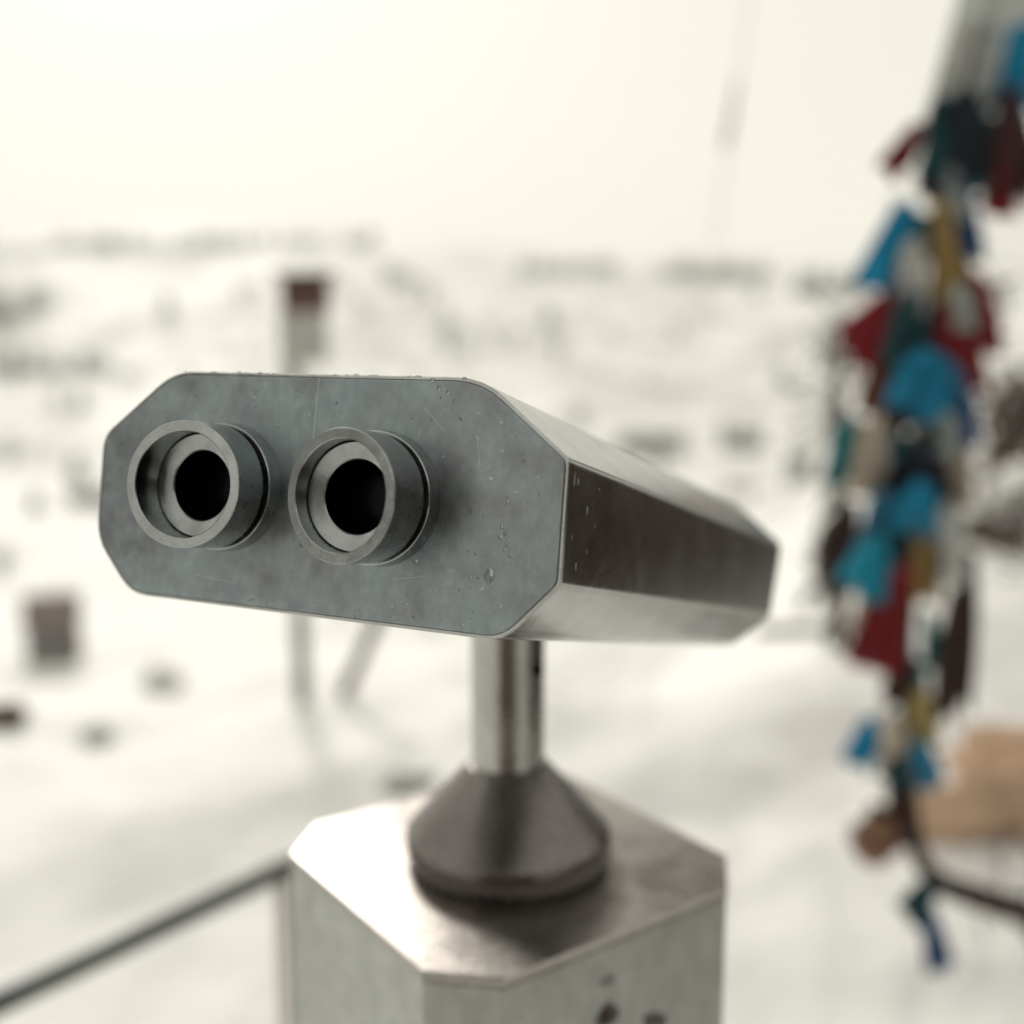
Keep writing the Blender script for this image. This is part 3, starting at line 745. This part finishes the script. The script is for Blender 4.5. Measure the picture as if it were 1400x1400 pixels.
o = mesh('roof', v, [(0, 3, 2, 1), (3, 5, 4, 2), (6, 7, 8, 9), (9, 8, 10, 11), (0, 1, 7, 6), (1, 2, 8, 7), (2, 4, 10, 8), (4, 5, 11, 10), (5, 3, 9, 11), (3, 0, 6, 9)], M['wood_dark'], hut)
# more shrubs scattered over valley and slopes
rs = random.Random(11)
for i in range(95):
    x = rs.uniform(-20, 1420); y = rs.choice([rs.uniform(395, 500), rs.uniform(520, 680), rs.uniform(640, 860)])
    if 1150 < x: continue
    kd = rs.choice('bbc'); zn = 0 if y < 510 else (1 if y < 640 else 2)
    wh = ('on the far hillside under the ridge woods', 'on the valley floor around the log houses', 'on the nearer slope around the log shed')[zn]
    far_tree(x, y, rs.uniform(14, 36) * (1 + (y - 400) / 700), kd, ('small bare grey bush ' if kd == 'b' else 'small dark conifer ') + wh, ('bare bushes ' if kd == 'b' else 'small conifers ') + wh, 1.5)

# woods along the ridge: one mass each
def wood(x0, x1, y0, y1, n, hpx, seed, label):
    r = random.Random(seed); mb = MB(); src = [conifer_mesh(s, 6, 6) for s in (21, 22)]
    for i in range(n):
        x = r.uniform(x0, x1); t = (x - x0) / (x1 - x0)
        p = on_ground(x, y0 + (y1 - y0) * t + r.uniform(0, 8), 60, 800); h = hpx * r.uniform(.6, 1.2) * p.length / FPX
        s = r.choice(src); mb.add(([p + v * h for v in s.v], s.f))
    o = mesh('far_wood', mb.v, mb.f, M['needles'], origin=mb.v[0]); tag(o, label, 'wood', None, 'stuff')
wood(70, 520, 338, 332, 120, 22, 1, 'thin far-off wood along the highest part of the ridge')
wood(-40, 70, 350, 345, 30, 18, 5, 'sparse far-off wood at the edge of the ridge')
wood(700, 840, 372, 370, 50, 22, 2, 'far-off dark wood in the dip of the ridge')
wood(895, 1050, 378, 376, 70, 28, 3, 'far-off darker wood on the ridge beside the dip')
wood(1090, 1170, 400, 400, 40, 34, 4, 'far-off wood on the ridge above the timber fence')

# ------------------------------------------------------------------ leaning cable with faded ribbon in the sky
ca = place(958, 470, 3.6); ca = Vector((ca.x, ca.y, 0)); 
c1, c2 = place(975, 340, 3.6), place(1033, -60, 3.6)
dcb = (c2 - c1).normalized(); foot = c1 - dcb * ((c1.z + .3) / dcb.z)
cb = empty('guy_wire', foot); tag(cb, 'thin pale guy wire leaning up into the sky from the snow', 'wire')
t = tube_vf([foot, c1 + dcb * 2.6], .0026, 6); mesh('wire', t[0], t[1], M['rail_post'], cb)
# ------------------------------------------------------------------ ribbon tree
TD = 2.15
tk = [place(x, y, TD + dz) for x, y, dz in ((1400, 1246, .10), (1335, 1226, .05), (1285, 1208, .0), (1258, 1176, 0), (1249, 1130, .01), (1241, 1040, 0), (1238, 940, -.01), (1246, 820, 0), (1252, 700, .01), (1256, 580, 0), (1268, 450, .01), (1284, 320, 0), (1302, 200, .02), (1334, 60, .03), (1368, -90, .05), (1392, -230, .05))]
g = on_plane(1530, 1330, 0); tk = [Vector((g.x, g.y, ground_h(g.x, g.y) - .1))] + tk
rt = empty('ribbon_tree', Vector((tk[0].x, tk[0].y, tk[0].z + .1)))
tag(rt, 'slender bare tree with bent foot, hung with many coloured ribbons before the tan boulder', 'tree')
t = tube_vf(tk, [.034, .032, .029, .025, .020, .017, .014, .011, .011, .011, .011, .010, .010, .009, .008, .007, .005], 8); mesh('trunk', t[0], t[1], M['bark'], rt, smooth=True)
br = MB()
for pts, rad in ((((1252, 700), (1225, 640), (1170, 590), (1140, 560)), .006), (((1246, 820), (1280, 780), (1330, 715), (1400, 690), (1470, 660)), .007), (((1256, 580), (1310, 545), (1370, 540), (1450, 520)), .007),
                 (((1284, 320), (1250, 290), (1215, 270)), .005), (((1302, 200), (1350, 150), (1400, 60), (1450, -40)), .007), (((1238, 940), (1200, 985), (1170, 1000)), .005), (((1284, 320), (1330, 260), (1390, 170), (1450, 150)), .006),
                 (((1252, 700), (1190, 710), (1150, 735)), .005), (((1268, 450), (1210, 420), (1180, 400)), .005), (((1268, 450), (1330, 400), (1370, 380)), .005)):
    P = [place(x, y, TD + .03 * i) for i, (x, y) in enumerate(pts)]
    t = tube_vf(P, [rad * (1 - .6 * i / (len(P) - 1)) for i in range(len(P))], 6); mesh('branch', t[0], t[1], M['bark'], rt, smooth=True)

# fine bare twigs along the branches
rt_ = random.Random(77); tw = MB()
for (x, y, n_, sp) in ((1140, 560, 34, 55), (1150, 480, 22, 40), (1180, 600, 18, 50), (1370, 560, 40, 60), (1390, 700, 34, 55), (1340, 420, 16, 45), (1150, 760, 26, 45), (1380, 1210, 22, 50), (1215, 1130, 12, 40)):
    for i in range(n_):
        a = place(x + rt_.gauss(0, sp * .5), y + rt_.gauss(0, sp * .6), TD + rt_.uniform(.03, .4)); d = Vector((rt_.gauss(0, 1), rt_.gauss(0, .6), rt_.gauss(.2, .8))).normalized() * rt_.uniform(.05, .14)
        tw.add(tube_vf([a - d * .5, a + Vector((rt_.gauss(0, .008), 0, rt_.gauss(0, .008))), a + d * .5], [.0032, .0026, .0014], 4, False))
o = mesh('twigs', tw.v, tw.f, M['twigs'], rt); o['kind'] = 'stuff'
COL = {'bright blue': (.003, .31, .54), 'deep blue': (.006, .085, .28), 'muted blue': (.05, .25, .40), 'cyan blue': (.005, .36, .52), 'dark teal': (.006, .07, .085), 'teal': (.008, .22, .24), 'navy': (.008, .018, .035),
       'crimson': (.27, .005, .012), 'maroon': (.055, .010, .012), 'ochre': (.42, .29, .10), 'straw yellow': (.52, .42, .18), 'cream': (.66, .58, .48), 'white': (.74, .76, .74), 'pale grey': (.50, .55, .53), 'rust': (.13, .03, .012), 'brown': (.06, .03, .024), 'tan': (.36, .20, .12)}
CM = {k: cloth(k.replace(' ', '_') + '_cloth', v) for k, v in COL.items()}

def ribbon_vf(a, b, w0, w1, seed, thick=.0012):
    """a cloth tail from a to b with folds, sagging a little; closed two-sided strip"""
    r = random.Random(seed); nu, nv = 7, 12; a, b = Vector(a), Vector(b)
    ax = (b - a); L = ax.length; ax.normalize()
    side = ax.cross(Vector((r.uniform(-.35, .35), 1, r.uniform(-.2, .2)))).normalized(); nrm = side.cross(ax).normalized()
    ph = r.uniform(0, 6); fold = r.uniform(.16, .30); fr = r.uniform(1.2, 2.0); bend = r.uniform(-.12, .12); tw = r.uniform(-.5, .5)
    front = []; back = []
    for j in range(nv):
        t = j / (nv - 1); w = w0 + (w1 - w0) * (t ** .6); p = a + ax * (L * t) + nrm * (L * bend * math.sin(math.pi * t)) + side * (L * bend * .6 * math.sin(math.pi * t * .9))
        s2 = side * math.cos(tw * t) + nrm * math.sin(tw * t); n2 = nrm * math.cos(tw * t) - side * math.sin(tw * t)
        for i in range(nu):
            u = i / (nu - 1) - .5
            d = fold * w * math.sin(u * 2 * math.pi * fr + ph + t * 1.2) * (.35 + .65 * t)
            q = p + s2 * (u * w * .92) + n2 * d + ax * (L * .05 * math.sin(u * 7 + ph) * t + (u * .18 * w if j == nv - 1 else 0))
            front.append(q + n2 * thick / 2); back.append(q - n2 * thick / 2)
    n = len(front); f = []
    for j in range(nv - 1):
        for i in range(nu - 1):
            k = j * nu + i; f.append((k, k + 1, k + nu + 1, k + nu)); f.append((n + k, n + k + nu, n + k + nu + 1, n + k + 1))
    rim = [i for i in range(nu)] + [j * nu + nu - 1 for j in range(1, nv)] + [(nv - 1) * nu + i for i in range(nu - 2, -1, -1)] + [j * nu for j in range(nv - 2, 0, -1)]
    for x, y in zip(rim, rim[1:] + rim[:1]): f.append((x, n + x, n + y, y))
    return front + back, f

def knot_vf(c, r, seed):
    bm = bmesh.new(); bmesh.ops.create_icosphere(bm, subdivisions=2, radius=1)
    off = Vector((seed, seed * 2.1, 0)); v = [Vector(c) + Vector((p.co.x * r, p.co.y * r * .9, p.co.z * r * .8)) * (1 + .35 * noise.noise(p.co * 2 + off)) for p in bm.verts]
    f = [tuple(x.index for x in q.verts) for q in bm.faces]; bm.free(); return v, f

# colour, knot (frame px), tip (frame px), width px at knot and tip, offset towards the viewer (m), what sets it apart
RIB = [
 ('crimson', (1256, 172), (1212, 236), 18, 34, -.02, 'stub flicking out from the tree just below the white scarf'),
 ('dark teal', (1290, 140), (1275, 246), 30, 62, -.03, 'bunched directly under the white scarf'),
 ('navy', (1318, 130), (1320, 262), 34, 58, -.05, 'hanging beside the bunched dark teal one under the white scarf'),
 ('teal', (1352, 165), (1346, 262), 24, 42, -.02, 'between the navy one and the long maroon one'),
 ('maroon', (1385, 130), (1382, 270), 34, 56, -.03, 'hanging long beneath the uppermost bright blue one'),
 ('crimson', (1375, 240), (1368, 296), 26, 44, -.05, 'end showing under the long maroon one'),
 ('bright blue', (1398, 40), (1388, 150), 28, 58, -.04, 'uppermost on the tree, beside the white scarf'),
 ('maroon', (1276, 215), (1268, 272), 20, 28, -.03, 'short, under the bunched dark teal one'),
 ('pale grey', (1296, 235), (1300, 300), 22, 44, -.03, 'between the short maroon one and the ochre one'),
 ('bright blue', (1238, 282), (1192, 398), 28, 54, -.04, 'slanting outward beside the ochre one below the pale grey one'),
 ('ochre', (1284, 285), (1296, 408), 32, 50, -.06, 'long, in the upper third of the tree beneath the pale grey one'),
 ('deep blue', (1312, 255), (1332, 355), 22, 32, -.03, 'narrow, on the boulder side of the long ochre one'),
 ('white', (1250, 330), (1243, 422), 18, 40, -.05, 'between the slanting bright blue and long ochre ones'),
 ('crimson', (1214, 408), (1166, 492), 24, 50, -.04, 'slanting outward below the slanting bright blue one'),
 ('dark teal', (1246, 410), (1238, 512), 36, 66, -.05, 'below the white one, between two crimson ones'),
 ('crimson', (1306, 425), (1318, 542), 40, 66, -.06, 'broad, large, above the outcrop snow beside the dark teal one'),
 ('crimson', (1336, 380), (1356, 482), 20, 36, -.03, 'narrow, on the branch above the broad crimson one'),
 ('pale grey', (1312, 392), (1318, 452), 18, 30, -.08, 'short, lying over the top of the broad crimson one'),
 ('bright blue', (1262, 488), (1256, 570), 38, 82, -.08, 'flared broad, under the dark teal one near the broad crimson one'),
 ('rust', (1214, 480), (1198, 568), 30, 50, -.05, 'beside the flared bright blue one under the slanting crimson one'),
 ('maroon', (1240, 540), (1236, 590), 40, 60, -.02, 'peeping out under the rust and flared bright blue ones'),
 ('pale grey', (1290, 572), (1282, 622), 36, 66, -.06, 'wide and short, under the flared bright blue one'),
 ('cream', (1196, 580), (1186, 682), 34, 62, -.06, 'full, at mid height below the rust one'),
 ('teal', (1160, 575), (1148, 665), 18, 32, -.05, 'on the branch tip outside the full cream one'),
 ('navy', (1268, 605), (1262, 690), 44, 82, -.07, 'broad, beside the full cream one under the wide pale grey one'),
 ('deep blue', (1318, 540), (1322, 610), 24, 36, -.02, 'on the branch under the broad crimson one'),
 ('bright blue', (1258, 668), (1254, 730), 38, 66, -.09, 'short and wide, under the broad navy one'),
 ('muted blue', (1206, 680), (1180, 776), 34, 60, -.06, 'under the full cream one'),
 ('cyan blue', (1200, 740), (1188, 818), 26, 48, -.09, 'under the muted blue one'),
 ('maroon', (1222, 690), (1225, 760), 20, 30, -.03, 'between the muted blue and lower ochre ones'),
 ('ochre', (1264, 715), (1260, 820), 30, 50, -.07, 'lower on the tree, under the short wide bright blue one'),
 ('white', (1298, 690), (1304, 800), 24, 44, -.04, 'on the boulder side of the lower ochre one'),
 ('crimson', (1232, 786), (1204, 915), 46, 80, -.09, 'largest, hanging under the cyan blue and lower ochre ones'),
 ('teal', (1268, 840), (1272, 915), 16, 24, -.03, 'narrow, behind the largest crimson one'),
 ('brown', (1326, 760), (1298, 985), 22, 30, -.02, 'very long strap hanging before the tan boulder'),
 ('maroon', (1232, 890), (1230, 965), 20, 28, -.05, 'narrow, under the largest crimson one'),
 ('straw yellow', (1258, 945), (1266, 1020), 24, 44, -.04, 'only one of its colour, near the foot of the tree'),
 ('bright blue', (1190, 985), (1166, 1046), 22, 42, -.05, 'small tail out on the lowest twig'),
 ('cream', (1220, 985), (1216, 1052), 22, 38, -.06, 'small, between the small blue tail and the straw yellow one'),
 ('dark teal', (1240, 1035), (1214, 1078), 22, 40, -.05, 'small, under the small cream one'),
 ('bright blue', (1258, 1020), (1268, 1078), 24, 38, -.06, 'small, under the straw yellow one'),
 ('dark teal', (1268, 1210), (1240, 1256), 24, 44, -.04, 'low tatter near the ground under the tan pouch'),
 ('teal', (1262, 300), (1250, 372), 24, 40, .03, 'half hidden behind the long ochre one'),
 ('maroon', (1284, 388), (1286, 470), 26, 44, .03, 'behind the short pale grey one over the broad crimson'),
 ('cyan blue', (1226, 596), (1222, 690), 26, 46, .03, 'half hidden between the full cream and broad navy ones'),
 ('cream', (1312, 596), (1318, 690), 24, 44, .03, 'hanging behind the wide pale grey one on the boulder side'),
 ('straw yellow', (1216, 640), (1214, 716), 20, 36, -.02, 'peeping out above the muted blue one'),
 ('crimson', (1282, 640), (1290, 730), 24, 40, .02, 'behind the broad navy one'),
 ('teal', (1238, 730), (1232, 812), 26, 44, .02, 'behind the lower ochre one and the cyan blue one'),
 ('brown', (1162, 690), (1140, 800), 22, 44, .04, 'frayed, out on the twig beside the muted blue one'),
 ('pale grey', (1202, 420), (1206, 500), 20, 36, .04, 'behind the slanting crimson one'),
 ('cream', (1190, 800), (1186, 880), 22, 40, .03, 'behind the largest crimson one'),
 ('teal', (1244, 900), (1250, 985), 24, 40, .02, 'behind the narrow maroon one above the straw yellow'),
 ('rust', (1226, 1075), (1240, 1160), 26, 46, .01, 'beside the tan pouch'),
 ('deep blue', (1270, 1245), (1282, 1330), 20, 30, -.05, 'lowest of all, almost touching the snow'),
]
for i, (cn, k, tp_, w0, w1, dz, where) in enumerate(RIB):
    y = TD + dz; s = y / FPX; a = place(*k, y); b = place(*tp_, y + random.Random(i).uniform(-.03, .03))
    vf = ribbon_vf(a, b, w0 * s * 1.15, w1 * s * 1.22, i * 3 + 1); mb = MB().add(vf); q = random.Random(i + 500)
    b2 = place(tp_[0] + q.choice((-1, 1)) * q.uniform(.3, .55) * w1, tp_[1] - q.uniform(.05, .3) * (tp_[1] - k[1]), y + q.uniform(.02, .05))
    mb.add(ribbon_vf(a, b2, w0 * s, w1 * s * q.uniform(.8, 1.1), i * 3 + 2)); vf = (mb.v, mb.f)     # a knotted ribbon has two tails
    o = mesh('ribbon', vf[0], vf[1], CM[cn], origin=a, smooth=True)
    tag(o, '%s cloth ribbon %s' % (cn, where), 'ribbon', 'cloth ribbons tied to the tree')
    kv = knot_vf(a, w0 * s * .42, i); mesh('knot', kv[0], kv[1], CM[cn], o, smooth=True)
    # where the knot is away from the wood, a tie cord runs back to it
    near = min((tk[j].lerp(tk[j + 1], q / 10) for j in range(len(tk) - 1) for q in range(11)), key=lambda p: (p - a).length)
    if (near - a).length > .02:
        t = tube_vf([a, a.lerp(near, .5) + Vector((0, 0, -.006)), near], .0022, 5); mesh('tie_cord', t[0], t[1], CM[cn], o)
# tan pouch
a = place(1215, 1095, TD - .05); c = place(1196, 1146, TD - .06); bm = bmesh.new(); bmesh.ops.create_icosphere(bm, subdivisions=3, radius=1)
v = []
for p in bm.verts:
    n = p.co; k = 1 + .12 * noise.noise(n * 2.3) + .05 * math.sin(math.atan2(n.y, n.x) * 9) * max(0, n.z); sq = 1 - .55 * max(0, n.z) ** 1.5
    v.append(c + Vector((n.x * .050 * k * sq, n.y * .042 * k * sq, n.z * .056 * k)))
o = mesh('cloth_pouch', v, [tuple(x.index for x in f.verts) for f in bm.faces], CM['tan'], origin=c, smooth=True); bm.free()
tag(o, 'round tan cloth pouch tied low on the ribbon tree with a dark cord', 'pouch')
kv = knot_vf(c + Vector((0, 0, .056)), .02, 77); mesh('neck_tie', kv[0], kv[1], CM['brown'], o, smooth=True)
ring = [c + Vector((.049 * math.cos(x * .5236), -.012 + .043 * math.sin(x * .5236), .012 + .012 * math.cos(x * .5236 * 2))) for x in range(13)]
t = tube_vf(ring, .005, 6, False); mesh('cord', t[0], t[1], CM['brown'], o, smooth=True)
t = tube_vf([c + Vector((0, 0, .06)), place(1249, 1100, TD)], .005, 6); mesh('hanging_cord', t[0], t[1], CM['brown'], o)

# white scarf: draped from a high branch, flaring downwards
def scarf():
    nu, nv = 40, 26; y0 = TD + .06; top = place(1362, -150, y0); front = []
    for j in range(nv):
        t = j / (nv - 1); l = place(1332 - 82 * t ** .8 + 30 * (1 - t), -150 + 345 * t, y0); r = place(1395 + 25 * t, -150 + 300 * t, y0 + .03)
        for i in range(nu):
            u = i / (nu - 1); p = l.lerp(r, u); f = (.010 + .016 * t) * math.sin(u * 19 + 2.0 * math.sin(3 * t)) + .03 * math.sin(u * math.pi)
            front.append(p + Vector((0, -f, .02 * t * math.sin(u * 14))))
    back = [p + Vector((0, .0015, 0)) for p in front]; n = len(front); fc = []
    for j in range(nv - 1):
        for i in range(nu - 1):
            k = j * nu + i; fc.append((k, k + 1, k + nu + 1, k + nu)); fc.append((n + k, n + k + nu, n + k + nu + 1, n + k + 1))
    rim = list(range(nu)) + [j * nu + nu - 1 for j in range(1, nv)] + [(nv - 1) * nu + i for i in range(nu - 2, -1, -1)] + [j * nu for j in range(nv - 2, 0, -1)]
    for x, y in zip(rim, rim[1:] + rim[:1]): fc.append((x, n + x, n + y, y))
    o = mesh('scarf', front + back, fc, CM['white'], origin=top, smooth=True)
    tag(o, 'large white scarf draped over the top of the ribbon tree', 'scarf'); fix_normals(o)
    kv = knot_vf(top, .03, 5); mesh('knot', kv[0], kv[1], CM['white'], o, smooth=True)
scarf()
# faded ribbon on the guy wire
a = c1.lerp(c2, .58); b = c1.lerp(c2, .36) + Vector((-.012, 0, 0)); vf = ribbon_vf(a, b, .014, .028, 91); o = mesh('ribbon', vf[0], vf[1], CM['cream'], origin=a, smooth=True)
tag(o, 'faded cream ribbon knotted alone on the guy wire', 'ribbon', 'cloth ribbons tied to the tree'); kv = knot_vf(a, .009, 9); mesh('knot', kv[0], kv[1], CM['cream'], o, smooth=True)

# ------------------------------------------------------------------ haze in the valley air
def haze():
    v, f = box_vf((0, 350, 40), (1500, 1900, 150))
    o = mesh('haze', v, f, M['snow']); tag(o, 'thin pale winter haze filling the valley', None, None, 'stuff')
    m = bpy.data.materials.new('haze_air'); m.use_nodes = True; n = m.node_tree; n.nodes.remove(n.nodes['Principled BSDF'])
    p = n.nodes.new('ShaderNodeVolumePrincipled'); p.inputs['Color'].default_value = (.93, .93, .90, 1); p.inputs['Density'].default_value = HAZE; p.inputs['Anisotropy'].default_value = .2
    n.links.new(p.outputs[0], n.nodes['Material Output'].inputs['Volume']); o.data.materials.clear(); o.data.materials.append(m)
HAZE = .0011
if HAZE: haze()
